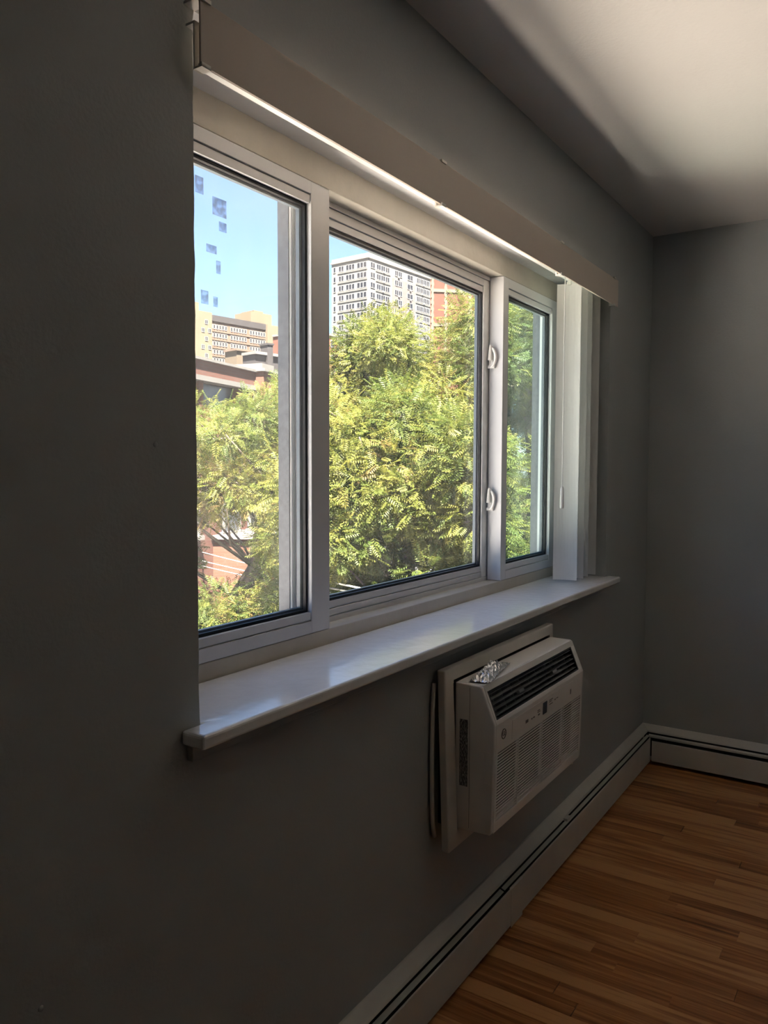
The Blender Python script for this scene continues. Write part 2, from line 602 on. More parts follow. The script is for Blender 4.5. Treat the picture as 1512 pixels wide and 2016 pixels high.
def sash(name, x0, x1, z0, z1, y0, y1, sl, sr, rb, rt, glass, ygl, label, ext):
    e = empty(name, ((x0 + x1) / 2, (y0 + y1) / 2, z0), parent=win)
    e['label'] = label
    stile_m = vinyl_ext if ext else vinyl
    gx0, gx1, gz0, gz1 = x0 + sl, x1 - sr, z0 + rb, z1 - rt
    lip = 0.006
    a = MB()
    for (xa, xb, za, zb, nm) in [(x0, gx0, z0, z1, 'stile'), (gx1, x1, z0, z1, 'stile'), (gx0, gx1, z0, gz0, 'rail'), (gx0, gx1, gz1, z1, 'rail')]:
        b = MB()
        # main body with a shallow step near the glass
        if nm == 'rail':
            mid = zb - 0.020 if za == z0 else za + 0.020
            if za == z0:
                b.box(xa, xb, y0, y1, za, mid - 0.001); b.box(xa, xb, y0 + 0.004, y1, mid + 0.001, zb); b.box(xa, xb, y0 + 0.007, y1, mid - 0.001, mid + 0.001)
            else:
                b.box(xa, xb, y0, y1, mid + 0.001, zb); b.box(xa, xb, y0 + 0.004, y1, za, mid - 0.001); b.box(xa, xb, y0 + 0.007, y1, mid - 0.001, mid + 0.001)
        else:
            b.box(xa, xb, y0, y1, za, zb)
        b.build(nm, stile_m if nm == 'stile' else vinyl, e, bevel=0.0012)
    # gasket round the glass
    g = MB()
    q = 0.007
    ya, yb = ygl - 0.010, ygl - 0.002
    g.box(gx0, gx1, ya, yb, gz0, gz0 + q); g.box(gx0, gx1, ya, yb, gz1 - q, gz1)
    g.box(gx0, gx0 + q, ya, yb, gz0 + q, gz1 - q); g.box(gx1 - q, gx1, ya, yb, gz0 + q, gz1 - q)
    g.build('gasket', gasket, e)
    g = MB()
    q = 0.011
    ya, yb = ygl + 0.004, min(y1 - 0.001, ygl + 0.014)
    g.box(gx0, gx1, ya, yb, gz0, gz0 + q); g.box(gx0, gx1, ya, yb, gz1 - q, gz1)
    g.box(gx0, gx0 + q, ya, yb, gz0 + q, gz1 - q); g.box(gx1 - q, gx1, ya, yb, gz0 + q, gz1 - q)
    g.build('spacer_bar', steel_blue, e)
    MB().box(gx0 - 0.003, gx1 + 0.003, ygl - 0.002, ygl + 0.002, gz0 - 0.003, gz1 + 0.003).build('pane', glass, e)
    return e


sash_l = sash('sash', 0.988, 1.534, 0.9785, 2.0405, 0.1885, 0.236, 0.066, 0.070, 0.050, 0.050, glass_left, 0.212, 'white vinyl sash with dusty glass', False)
sash_r = sash('sash', 2.531, 3.062, 0.9785, 2.0405, 0.1885, 0.240, 0.044, 0.072, 0.052, 0.054, glass_right, 0.212, 'white vinyl sash with hazy greenish glass', False)
sash_c = sash('sash', 1.452, 2.640, 0.991, 2.0295, 0.246, 0.279, 0.063, 0.145, 0.038, 0.044, glass_mid, 0.262, 'white vinyl sash with clear glass', True)
# ribs on the outer stile of the middle sash (seen through the left pane)
for (xa, xb, d) in [(1.453, 1.458, 0.004), (1.464, 1.467, 0.003), (1.472, 1.476, 0.005), (1.481, 1.506, 0.004)]:
    MB().box(xa, xb, 0.246 - d, 0.2462, 0.995, 2.025).build('rib', vinyl_ext, sash_c)

MB().box(1.4495, 1.4522, 0.246, 0.279, 0.992, 2.029).build('interlock', grey_alu, sash_c)
MB().box(3.0622, 3.0652, 0.2405, 0.300, 0.980, 2.040).build('jamb_dimming_sheet', grey_alu, win)  # added dark sheet, dims the jamb under strong bounced light
# cam latches on the edge of the right sash
for zc in (1.765, 1.266):
    l = MB()
    xw = 2.531
    cyl = 0.236
    l.box(xw - 0.006, xw + 0.001, cyl - 0.012, cyl + 0.003, zc - 0.036, zc + 0.030)          # plate
    arc = [(xw - 0.010, cyl - 0.004 - 0.020 * math.cos(a), zc - 0.002 + 0.034 * math.sin(a)) for a in [math.radians(d) for d in range(-85, 86, 17)]]
    l.tube(arc, 0.0055, 8)
    l.tube([(xw - 0.011, cyl - 0.003, zc - 0.012), (xw - 0.014, cyl - 0.005, zc + 0.012), (xw - 0.017, cyl - 0.008, zc + 0.040)], [0.008, 0.006, 0.004], 8)
    l.box(xw - 0.012, xw, cyl - 0.020, cyl + 0.004, zc - 0.040, zc - 0.030)
    l.build('latch', pvc, sash_r, smooth=False)

# mottled translucent grey squares on the left pane
film, nt_, out_ = nodes_of('translucent_grey')
_b = nt_.nodes.new('ShaderNodeBsdfPrincipled'); _b.inputs['Base Color'].default_value = (0.20, 0.20, 0.22, 1); _b.inputs['Roughness'].default_value = 0.6
_t = nt_.nodes.new('ShaderNodeBsdfTransparent')
_tc = nt_.nodes.new('ShaderNodeTexCoord')
_n = nt_.nodes.new('ShaderNodeTexNoise'); _n.inputs['Scale'].default_value = 70; _n.inputs['Detail'].default_value = 1
_mr = nt_.nodes.new('ShaderNodeMapRange'); _mr.inputs['From Min'].default_value = 0.38; _mr.inputs['From Max'].default_value = 0.62
_mr.inputs['To Min'].default_value = 0.20; _mr.inputs['To Max'].default_value = 0.46
_m = nt_.nodes.new('ShaderNodeMixShader')
nt_.links.new(_tc.outputs['Object'], _n.inputs['Vector']); nt_.links.new(_n.outputs['Fac'], _mr.inputs['Value']); nt_.links.new(_mr.outputs[0], _m.inputs[0])
nt_.links.new(_t.outputs[0], _m.inputs[1]); nt_.links.new(_b.outputs[0], _m.inputs[2]); nt_.links.new(_m.outputs[0], out_.inputs[0])
for (xa, xb, za, zb) in [(1.122, 1.144, 1.921, 1.954), (1.169, 1.208, 1.890, 1.926), (1.187, 1.208, 1.861, 1.880), (1.151, 1.179, 1.811, 1.827), (1.178, 1.190, 1.773, 1.799), (1.135, 1.155, 1.705, 1.732), (1.169, 1.181, 1.704, 1.725)]:
    MB().box(xa, xb, 0.2088, 0.2096, za, zb).build('grey_square', film, sash_l)

# ------------------------------------------------------------------ vertical blind
blind = tag(empty('vertical_blind', (2.02, 0.03, 2.05)), 'white vertical blind drawn aside beneath a long plain valance over the window', 'blind')
VX0, VX1 = 0.906, 3.112
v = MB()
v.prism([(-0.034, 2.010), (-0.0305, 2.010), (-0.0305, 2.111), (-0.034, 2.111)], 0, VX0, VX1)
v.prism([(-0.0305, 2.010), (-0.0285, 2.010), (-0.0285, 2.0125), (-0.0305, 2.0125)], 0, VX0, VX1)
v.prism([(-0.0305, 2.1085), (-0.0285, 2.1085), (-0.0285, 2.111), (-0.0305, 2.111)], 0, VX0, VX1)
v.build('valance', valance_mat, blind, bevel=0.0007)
MB().box(0.935, 3.118, 0.045, 0.085, 2.076, 2.106).build('headrail', pvc, blind, bevel=0.003)
for xc in (0.915, 1.694, 2.494, 3.06):
    c = MB()
    c.box(xc - 0.012, xc + 0.012, -0.036, 0.06, 2.1105, 2.1145)
    c.box(xc - 0.012, xc + 0.012, -0.0375, -0.0345, 2.1085, 2.1145)
    c.box(xc - 0.010, xc + 0.010, -0.0375, -0.0345, 2.0065, 2.013)
    c.box(xc - 0.010, xc + 0.010, -0.0375, -0.018, 2.0055, 2.0085)
    c.box(xc - 0.008, xc + 0.008, -0.020, -0.016, 2.0055, 2.0800)
    c.box(xc - 0.008, xc + 0.008, -0.020, 0.046, 2.078, 2.082)
    c.build('valance_clip', clearp, blind)


def vane_mesh():
    m_ = MB()
    n = 8
    wv, th, sag = 0.089, 0.0011, 0.0065
    prof = []
    for i in range(n + 1):
        tt = i / n * 2 - 1
        prof.append((sag * (1 - tt * tt), -tt * wv / 2))
    poly = prof + [(a + th, b) for a, b in reversed(prof)]
    V, F = [], []
    k = len(poly)
    z0, z1 = 0.953, 2.062
    V = [(a, b, z0) for a, b in poly] + [(a, b, z1) for a, b in poly]
    F = [(i, (i + 1) % k, (i + 1) % k + k, i + k) for i in range(k)]
    F += [(i, i + 1, k - 2 - i, k - 1 - i) for i in range(n)]
    F += [(k + i + 1, k + i, k + k - 1 - i, k + k - 2 - i) for i in range(n)]
    m_.add(V, F)
    return m_


NV = 8
vane0 = None
for i in range(NV):
    xv = 2.852 + 0.0345 * i + (0.009 * (random.random() - 0.5) if i else 0)
    yv = 0.070 + (0.0, 0.016, -0.004, 0.018, 0.002, 0.014, -0.006, 0.012, 0.020, -0.002, 0.010)[i]
    rz = math.radians(13 if i == 0 else (-8, 6, -14, 8, -10, 4, -12)[i - 1])
    if vane0 is None:
        vane0 = vane_mesh().build('vane', pvc, blind)
        base = vane0.location.copy()
        zl = vane0.location.z
        vane0.location = Vector((xv, yv, 0.953)) - wloc(blind)
        vane0.rotation_euler = (0, 0, rz)
    else:
        dup(vane0, blind, Vector((xv, yv, 0.953 + 0.002 * random.random())) - wloc(blind), (0, 0, rz))
    MB().box(xv - 0.004, xv + 0.004, yv - 0.006, yv + 0.006, 2.058, 2.077).build('carrier_stem', clearp, blind)
c = MB()
c.tube([(2.727, 0.040, 2.078), (2.7265, 0.040, 1.7), (2.729, 0.040, 1.305)], 0.0017, 6)
c.build('pull_cord', cordm, blind)
c = MB()
c.tube([(2.729, 0.040, 1.310), (2.729, 0.040, 1.302), (2.728, 0.040, 1.235), (2.728, 0.040, 1.231)], [0.0035, 0.0065, 0.0075, 0.006], 10)
c.build('cord_weight', pvc, blind, smooth=True)

# ------------------------------------------------------------------ through-wall air conditioner
ac = tag(empty('air_conditioner', (2.085, -0.06, 0.44)), 'white wall air conditioner with black top louvers below the window sill', 'air conditioner')
# trim surround, standing off the wall and leaning out at its foot
def tilt(y, z):       # further from the wall lower down
    return y - 0.036 * (0.866 - z)
fr = MB()
fx0, fx1, fz0, fz1 = 1.708, 2.446, 0.400, 0.866
ix0, ix1, iz0, iz1 = 1.757, 2.416, 0.444, 0.832
outer = [(fx0, fz0), (fx1, fz0), (fx1, fz1), (fx0, fz1)]
inner = [(ix0, iz0), (ix1, iz0), (ix1, iz1), (ix0, iz1)]
V = []
for (yy, ring_) in [(-0.018, outer), (-0.041, outer), (-0.041, inner), (-0.018, inner)]:
    V += [(x_, tilt(yy, z_), z_) for x_, z_ in ring_]
F = []
for a in range(4):
    for k in range(4):
        F.append((a * 4 + k, a * 4 + (k + 1) % 4, ((a + 1) % 4) * 4 + (k + 1) % 4, ((a + 1) % 4) * 4 + k))
fr.add(V, F)
fr.build('trim_surround', ac_cream, ac, bevel=0.004, seg=3)
# wall sleeve behind the surround
MB().box(1.752, 2.42, -0.045, 0.0, 0.450, 0.826).build('wall_sleeve', ac_dark, ac)

bx0, bx1 = 1.759, 2.414
PT = Vector((0, -0.120, 0.826)); PC = Vector((0, -0.157, 0.733)); PB = Vector((0, -0.150, 0.452))


def lerp(a, b, t):
    return a + (b - a) * t


bd = MB()
back_y = -0.044
# side walls with rounded look, top, bottom
side = [(back_y, 0.828), (PT.y + 0.006, PT.z + 0.001), (PT.y, PT.z - 0.003), (PC.y, PC.z), (PB.y, PB.z + 0.004), (PB.y + 0.006, PB.z - 0.003), (back_y, 0.446)]
for xa, xb in ((bx0, bx0 + 0.010), (bx1 - 0.010, bx1)):
    bd.prism(side, 0, xa, xb)
top = [(back_y, 0.828), (PT.y + 0.006, PT.z + 0.001), (PT.y + 0.006, PT.z - 0.010), (back_y, 0.815)]
bd.prism(top, 0, bx0 + 0.010, bx1 - 0.010)
bot = [(back_y, 0.446), (PB.y + 0.006, PB.z - 0.003), (PB.y + 0.006, PB.z + 0.008), (back_y, 0.456)]
bd.prism(bot, 0, bx0 + 0.010, bx1 - 0.010)
bd.build('cabinet', ac_white, ac, bevel=0.0035, seg=3)
# front fascia : frame strips on the sloped face and on the front face
fa = MB()
nS = (PC - PT).cross(Vector((1, 0, 0))).normalized()
if nS.y > 0: nS = -nS
nF = (PB - PC).cross(Vector((1, 0, 0))).normalized()
if nF.y > 0: nF = -nF


def slab(mb, A, B, n, t0, t1, xa, xb, th=0.008, lift=0.0):
    a, b = lerp(A, B, t0) + n * lift, lerp(A, B, t1) + n * lift
    c_, d_ = b - n * th, a - n * th
    mb.prism([(a.y, a.z), (b.y, b.z), (c_.y, c_.z), (d_.y, d_.z)], 0, xa, xb)


gx0, gx1 = 1.778, 2.382
T0, T1 = 0.16, 0.90
slab(fa, PT, PC, nS, -0.02, T0, bx0 + 0.010, bx1 - 0.010)
slab(fa, PT, PC, nS, T1, 1.0, bx0 + 0.010, bx1 - 0.010)
slab(fa, PT, PC, nS, T0, T1, bx0 + 0.010, gx0)
slab(fa, PT, PC, nS, T0, T1, gx1, bx1 - 0.010)
U0, U1 = (0.733 - 0.657) / 0.281, (0.733 - 0.478) / 0.281
hx0, hx1 = 1.782, 2.395
slab(fa, PC, PB, nF, 0.0, U0, bx0 + 0.010, bx1 - 0.010)
slab(fa, PC, PB, nF, U1, 1.0, bx0 + 0.010, bx1 - 0.010)
slab(fa, PC, PB, nF, U0, U1, bx0 + 0.010, hx0)
slab(fa, PC, PB, nF, U0, U1, hx1, bx1 - 0.010)
fa.build('fascia', ac_white, ac, bevel=0.0012)
# dark wells
wl = MB()
slab(wl, PT, PC, nS, T0 - 0.03, T1 + 0.03, gx0 - 0.004, gx1 + 0.004, th=0.004, lift=-0.036)
for xa in (gx0 - 0.004, gx1 + 0.001):
    slab(wl, PT, PC, nS, T0 - 0.02, T1 + 0.02, xa, xa + 0.003, th=0.030, lift=-0.006)
slab(wl, PT, PC, nS, T1, T1 + 0.03, gx0, gx1, th=0.030, lift=-0.006)
slab(wl, PT, PC, nS, T0 - 0.03, T0, gx0, gx1, th=0.030, lift=-0.006)
wl.build('outlet_well', ac_dark, ac)
wl = MB()
slab(wl, PC, PB, nF, U0 - 0.02, U1 + 0.02, hx0 - 0.004, hx1 + 0.004, th=0.004, lift=-0.030)
wl.build('filter', ac_in, ac)
# outlet louvers: five long slats, upright fins behind them, two tabs
og = empty('outlet_louver', (2.08, -0.14, 0.742), parent=ac)
fm = MB()
slab(fm, PT, PC, nS, T0, T0 + 0.05, gx0, gx1, th=0.006, lift=-0.001)
slab(fm, PT, PC, nS, T1 - 0.04, T1, gx0, gx1, th=0.006, lift=-0.001)
slab(fm, PT, PC, nS, T0, T1, gx0, gx0 + 0.006, th=0.006, lift=-0.001)
slab(fm, PT, PC, nS, T0, T1, gx1 - 0.006, gx1, th=0.006, lift=-0.001)
fm.build('louver_frame', ac_dark, og)
for i in range(5):
    t = T0 + (T1 - T0) * (0.13 + 0.185 * i)
    sm = MB()
    p = lerp(PT, PC, t) - nS * 0.004
    q = p - nS * 0.013 + Vector((0, 0, 0.003))
    dz = (PC - PT).normalized() * 0.0009
    sm.prism([((p - dz).y, (p - dz).z), ((p + dz).y, (p + dz).z), ((q + dz).y, (q + dz).z), ((q - dz).y, (q - dz).z)], 0, gx0 + 0.004, gx1 - 0.004)
    sm.build('louver_slat', ac_slat, og)
for i in range(10):
    xx = gx0 + 0.045 + i * 0.0575
    sm = MB()
    slab(sm, PT, PC, nS, T0 + 0.03, T1 - 0.03, xx - 0.0012, xx + 0.0012, th=0.014, lift=-0.017)
    sm.build('louver_fin', ac_slat, og)
for xx in (1.955, 2.20):
    sm = MB()
    slab(sm, PT, PC, nS, 0.52, 0.60, xx - 0.016, xx + 0.016, th=0.010, lift=0.003)
    sm.build('louver_tab', ac_slat, og, bevel=0.001)
# intake grille
ig = empty('intake_grille', (2.09, -0.15, 0.478), parent=ac)
NS = 22
for i in range(NS):
    t = U0 + (U1 - U0) * (i + 0.7) / (NS + 0.4)
    sm = MB()
    slab(sm, PC, PB, nF, t - 0.0046, t + 0.0046, hx0 - 0.001, hx1 + 0.001, th=0.0028, lift=-0.0005)
    sm.build('grille_slat', ac_white, ig)
for xx in (1.912, 2.079, 2.244):
    sm = MB()
    slab(sm, PC, PB, nF, U0, U1, xx - 0.0016, xx + 0.0016, th=0.008, lift=0.0004)
    sm.build('grille_rib', ac_white, ig)
# control strip
cp = empty('control_panel', (2.09, -0.157, 0.672), parent=ac)
sm = MB(); slab(sm, PC, PB, nF, 0.045, 0.225, 1.864, 2.317, th=0.0015, lift=0.0009); sm.build('panel_film', ac_white, cp, bevel=0.0004)
sm = MB(); slab(sm, PC, PB, nF, 0.075, 0.195, 2.075, 2.105, th=0.0015, lift=0.0017); sm.build('display', display, cp, bevel=0.0004)
for k, (xa, xb, t0, t1) in enumerate([(1.952, 1.970, 0.135, 0.165), (1.992, 1.999, 0.15, 0.165), (2.004, 2.016, 0.15, 0.162), (2.035, 2.052, 0.112, 0.122), (2.035, 2.056, 0.130, 0.138), (2.040, 2.052, 0.155, 0.170),
                                     (2.122, 2.150, 0.085, 0.093), (2.122, 2.142, 0.103, 0.110), (2.125, 2.150, 0.130, 0.138), (2.165, 2.172, 0.11, 0.125), (2.178, 2.192, 0.11, 0.118), (2.296, 2.303, 0.12, 0.175)]):
    sm = MB(); slab(sm, PC, PB, nF, t0, t1, xa, xb, th=0.001, lift=0.0013); sm.build('printed_mark', ink, cp)
# maker's roundel with its two letters
lg = empty('logo', (1.812, -0.157, 0.699), parent=ac)
ctr = lerp(PC, PB, (0.733 - 0.699) / 0.281) + nF * 0.0008
uz = (PC - PB).normalized()
ringm = MB()
ringm.tube([ctr + Vector((1.812, 0, 0)) + Vector((0.0125 * math.cos(a), 0, 0)) + uz * (0.0125 * math.sin(a)) for a in [2 * math.pi * k / 28 for k in range(29)]], 0.0012, 6, caps=False)
ringm.build('logo_ring', ink, lg)
tcv = bpy.data.curves.new('logo_text', 'FONT')
tcv.body = 'GE'; tcv.size = 0.0165; tcv.align_x = 'CENTER'; tcv.align_y = 'CENTER'; tcv.extrude = 0.0003; tcv.resolution_u = 3; tcv.space_character = 0.8
tob = bpy.data.objects.new('logo_text_tmp', tcv)
COL.objects.link(tob)
bpy.context.view_layer.update()
tme = bpy.data.meshes.new_from_object(tob.evaluated_get(bpy.context.evaluated_depsgraph_get()))
bpy.data.objects.remove(tob)
tme.name = 'logo_letters'
tme.materials.clear(); tme.materials.append(ink)
to = bpy.data.objects.new('logo_letters', tme)
COL.objects.link(to)
to.parent = lg
to.location = ctr + Vector((1.812, 0, 0)) - wloc(lg)
to.rotation_euler = (math.radians(90), 0, 0)
# side label, grip recess
lab = print_mat('rating_label', (0.42, 0.41, 0.41), (0.10, 0.10, 0.11), 500, 120, 0.55)
MB().box(bx0 - 0.0008, bx0, -0.081, -0.058, 0.562, 0.735).build('rating_label', lab, ac)
g = MB()
g.box(bx0 - 0.0015, bx0, -0.143, -0.128, 0.581, 0.5825); g.box(bx0 - 0.0015, bx0, -0.143, -0.128, 0.661, 0.6625); g.box(bx0 - 0.0015, bx0, -0.1295, -0.128, 0.5825, 0.661)
g.build('side_grip', ac_white, ac)
g = MB(); g.tube([(bx0 - 0.001, -0.098, 0.690), (bx0 + 0.001, -0.098, 0.690)], 0.004, 10); g.build('side_screw', ac_white, ac)
g = MB(); g.box(bx0 - 0.0006, bx0 + 0.001, -0.0865, -0.0858, 0.455, 0.82); g.build('cabinet_seam', ink, ac)
# tabs below, drain fitting
g = MB(); g.box(2.225, 2.262, -0.100, -0.097, 0.395, 0.449); g.build('drain_tab', ac_cream, ac, bevel=0.002)
g = MB(); g.box(2.315, 2.350, -0.118, -0.095, 0.425, 0.449); g.box(2.350, 2.375, -0.122, -0.115, 0.432, 0.449); g.build('mounting_clip', ac_cream, ac, bevel=0.002)
g = MB(); g.tube([(2.395, -0.126, 0.449), (2.395, -0.126, 0.430)], [0.010, 0.009], 10); g.build('drain_plug', ac_cream, ac)
# power cord behind the surround
pc = MB(); pc.tube([(1.712, -0.008, 0.83), (1.704, -0.009, 0.76), (1.700, -0.010, 0.66), (1.701, -0.010, 0.55), (1.706, -0.010, 0.47), (1.716, -0.010, 0.43)], 0.006, 8)
pc.build('power_cord', ac_cream, ac, smooth=True)

# clear-wrapped packet lying on the unit
b = bmesh.new()
bmesh.ops.create_grid(b, x_segments=46, y_segments=18, size=0.5)
me = bpy.data.meshes.new('plastic_packet')
zt = 0.8285
vv = []
for vtx in b.verts:
    u_, v_ = vtx.co.x, vtx.co.y
    body = max(0.0, 1 - (abs(v_) / 0.40) ** 3) * (1.0 if u_ < 0.18 else max(0.0, 1 - (u_ - 0.18) / 0.30)) * (1.0 if u_ > -0.42 else max(0.0, (u_ + 0.5) / 0.08))
    hgt = 0.003 + 0.015 * body
    c1 = math.sin(u_ * 61 + v_ * 17) * 0.0022 + math.sin(u_ * 37 - v_ * 41 + 1.3) * 0.0026 + 0.003 * (rng.random() - 0.5)
    hgt += c1 * (0.35 + 0.65 * body) + (0.005 * math.exp(-((u_ - 0.16) / 0.09) ** 2) * (0.4 + rng.random() * 0.6) * body)
    vtx.co = Vector((u_ * 0.225 + 0.002 * (rng.random() - 0.5), v_ * (0.052 + 0.022 * max(0, u_)) + 0.0015 * (rng.random() - 0.5), max(0.0006, hgt)))
low = b.verts
b.to_mesh(me); b.free()
me.materials.append(foil)
pk = bpy.data.objects.new('plastic_packet', me)
COL.objects.link(pk)
pk.location = (1.892, -0.079, zt)
pk.rotation_euler = (0, math.radians(0.0), math.radians(12))
sl_ = pk.modifiers.new('solid', 'SOLIDIFY'); sl_.thickness = 0.0004; sl_.offset = 1
tag(pk, 'crumpled shiny clear plastic packet lying on top of the air conditioner', 'packet')

# ------------------------------------------------------------------ baseboard heaters
def hood_profile():
    return [(0.0, 0.172), (-0.006, 0.172), (-0.030, 0.150), (-0.0335, 0.143), (-0.0318, 0.142), (-0.028, 0.147), (-0.005, 0.165), (-0.004, 0.02), (0.0, 0.02)]


DP = 0.0535
ht = tag(empty('baseboard_heater', (1.2, -0.025, 0.0)), 'white enamelled baseboard heater running along the floor below the window', 'heater')
h = MB(); h.prism(hood_profile(), 0, X0, X1); h.build('back_plate', heater_paint, ht, bevel=0.001)
h = MB(); h.prism([(-0.0340, 0.1355), (-0.0460, 0.1310), (-0.0460, 0.1295), (-0.0335, 0.1335)], 0, X0, 2.07); h.build('damper', damper_mat, ht)
h = MB(); h.prism([(-0.0345, 0.1360), (-0.0455, 0.1318), (-0.0455, 0.1300), (-0.0340, 0.1342)], 0, 2.078, X1 - DP); h.build('damper', damper_mat, ht)
h = MB(); h.box(X0, X1 - 0.06, -0.040, -0.010, 0.055, 0.100); h.build('heating_element', heater_in, ht)
h = MB(); h.box(X0, X1 - 0.01, -0.0050, -0.0042, 0.02, 0.150); h.build('slot_shade_sheet', heater_in, ht)  # near-black sheet puts the shade of the slots into colour
for (xa, xb, dy) in [(X0, 2.150, 0.0), (2.150, X1 - DP - 0.001, 0.002)]:
    h = MB()
    y_ = -DP + dy
    h.prism([(y_, 0.012), (y_ + 0.0015, 0.012), (y_ + 0.0015, 0.1225), (y_ + 0.004, 0.1232), (y_ + 0.004, 0.1242), (y_ + 0.001, 0.1240), (y_, 0.1225)], 0, xa, xb)
    h.build('front_panel', heater_paint, ht, bevel=0.0006)
h = MB(); h.prism([(-DP - 0.0015, 0.006), (-DP, 0.006), (-DP, 0.1225), (-DP + 0.006, 0.1250), (-DP + 0.005, 0.1265), (-DP - 0.0015, 0.1235)], 0, 2.105, 2.190)
h.build('joint_cover', heater_paint, ht, bevel=0.0008)
h = MB(); h.box(2.60, 2.635, -0.046, -0.026, 0.1385, 0.1475); h.build('damper_clip', heater_paint, ht, bevel=0.001)

ht2 = tag(empty('baseboard_heater', (X1 - 0.025, -1.4, 0.0)), 'white enamelled baseboard heater along the far wall right of the corner', 'heater')
def prism_y(mb, poly, ya, yb):    # polygon given as (distance from wall, z)
    mb.prism([(X1 + a, z_) for a, z_ in poly], 1, ya, yb)
h = MB(); prism_y(h, hood_profile(), YB, -0.0065); h.build('back_plate', heater_paint, ht2, bevel=0.001)
h = MB(); prism_y(h, [(-0.0380, 0.1365), (-0.0500, 0.1320), (-0.0500, 0.1240), (-0.0484, 0.1240), (-0.0484, 0.1310), (-0.0375, 0.1350)], YB, -0.040); h.build('damper', heater_paint, ht2)
h = MB(); h.box(X1 - 0.040, X1 - 0.010, YB, -0.06, 0.055, 0.100); h.build('heating_element', heater_in, ht2)
h = MB(); h.box(X1 - 0.0050, X1 - 0.0042, YB, -0.01, 0.02, 0.150); h.build('slot_shade_sheet', heater_in, ht2)  # shade inside the far heater put in as a near-black sheet
h = MB(); prism_y(h, [(-DP, 0.014), (-DP + 0.0015, 0.014), (-DP + 0.0015, 0.108), (-DP + 0.004, 0.1085), (-DP + 0.004, 0.1095), (-DP + 0.001, 0.1095), (-DP, 0.1085)], YB, -DP - 0.004)
h.build('front_panel', heater_paint, ht2, bevel=0.0006)

# ------------------------------------------------------------------ outside: ground
GZ = -9.5
fc = MB()
fc.box(X0 - 6, X1 + 0.2, 0.05, WT, GZ, -0.25); fc.box(X1 + 0.2, X1 + 10, 0.05, WT, GZ, 2.7); fc.box(X0 - 6, X0 - 0.2, 0.05, WT, -0.25, 2.7)
tag(fc.build('wall_outside', brick_red), kind='structure')
# added unseen block; its white top bounces sunlight up to the ceiling
RZ = -2.2
rf = MB(); rf.box(-11, 4.2, WT, 8.6, GZ, RZ)
roof = tag(rf.build('bounce_block', brick_red), 'added unseen brick block with a white top bouncing sunlight into the room', 'building')
rf = MB(); rf.box(-11, 4.2, WT, 8.6, RZ, RZ + 0.03); rf.build('bounce_sheet', mat('bounce_white', (0.63, 0.60, 0.555), 0.8, 0.05, 1.2), roof)
rf = MB(); rf.box(-11, 4.2, 8.6, 8.8, GZ, RZ + 0.4); rf.box(4.2, 4.4, WT, 8.8, GZ, RZ + 0.4); rf.build('parapet', brick_red, roof)
tag(MB().box(-250, 600, 0.6, 600, GZ - 0.3, GZ).build('ground', asphalt), kind='structure')
tag(MB().box(4.4, 150, 1.0, 4.5, GZ, GZ + 0.15).build('sidewalk', mat('concrete', (0.32, 0.31, 0.29), 0.9, 0.08, 2)), kind='structure')


def solve_x(rootloc, a, px_target, z, axis=0, lo=0.0, hi=120.0):
    """local coordinate along an axis of a building turned by a whose picture falls on a pixel column"""
    ca, sa = math.cos(a), math.sin(a)
    for _ in range(60):
        mid = (lo + hi) / 2
        off = Vector((ca * mid, sa * mid, z)) if axis == 0 else Vector((-sa * mid, ca * mid, z))
        px = project(rootloc + off)[0]
        up = (px > px_target) if axis == 0 else (px < px_target)
        if up: hi = mid
        else: lo = mid
    return (lo + hi) / 2


def win_mesh(name, w_, h_, nmul, frame, pane, depth=0.25, bar=0.12):
    m_ = MB()
    m_.box(-w_ / 2, w_ / 2, -0.03, depth, -h_ / 2, h_ / 2, 1)
    m_.box(-w_ / 2, w_ / 2, -0.10, 0, -h_ / 2 - bar, -h_ / 2, 0)
    m_.box(-w_ / 2, w_ / 2, -0.06, 0, h_ / 2 - bar, h_ / 2, 0)
    for k in range(nmul + 1):
        xx = -w_ / 2 + w_ * k / nmul
        m_.box(xx - bar / 2, xx + bar / 2, -0.06, 0, -h_ / 2, h_ / 2, 0)
    me_ = m_.build(name, [frame, pane], None)
    c_ = me_.data
    lo_ = me_.location.copy()
    for vtx in c_.vertices: vtx.co += lo_
    bpy.data.objects.remove(me_)
    return c_


def place(name, me_, parent, loc, rz=0.0):
    o = bpy.data.objects.new(name, me_)
    COL.objects.link(o)
    o.parent = parent
    o.location = loc
    o.rotation_euler = (0, 0, rz)
    return o


# ---- white high-rise
DT = 215.0
cor = at(725, 497, DT)
a_t = YAW - math.radians(37)
tw = tag(empty('apartment_tower', (cor.x, cor.y, GZ), a_t), 'tall white brick apartment tower rising behind the trees', 'building')
TH = cor.z - GZ
base_t = Vector((cor.x, cor.y, GZ))
TX = solve_x(base_t, a_t, 847, TH * 0.9)
TY = solve_x(base_t, a_t, 653, TH * 0.9, 1)
m_ = MB(); m_.box(0, TX, 0, TY, 0, TH - 1.4); m_.build('tower_wall', white_br, tw, world=False)
m_ = MB(); m_.box(-0.25, TX + 0.25, -0.25, TY + 0.25, TH - 1.4, TH - 0.9); m_.box(0, TX, 0, TY, TH - 0.9, TH); m_.build('parapet', white_br, tw, world=False)
m_ = MB(); m_.box(TX * 0.15, TX * 0.55, TY * 0.2, TY * 0.8, TH, TH + 1.6); m_.build('roof_bulkhead', white_br, tw, world=False)
fl = 2.72
FS = {}
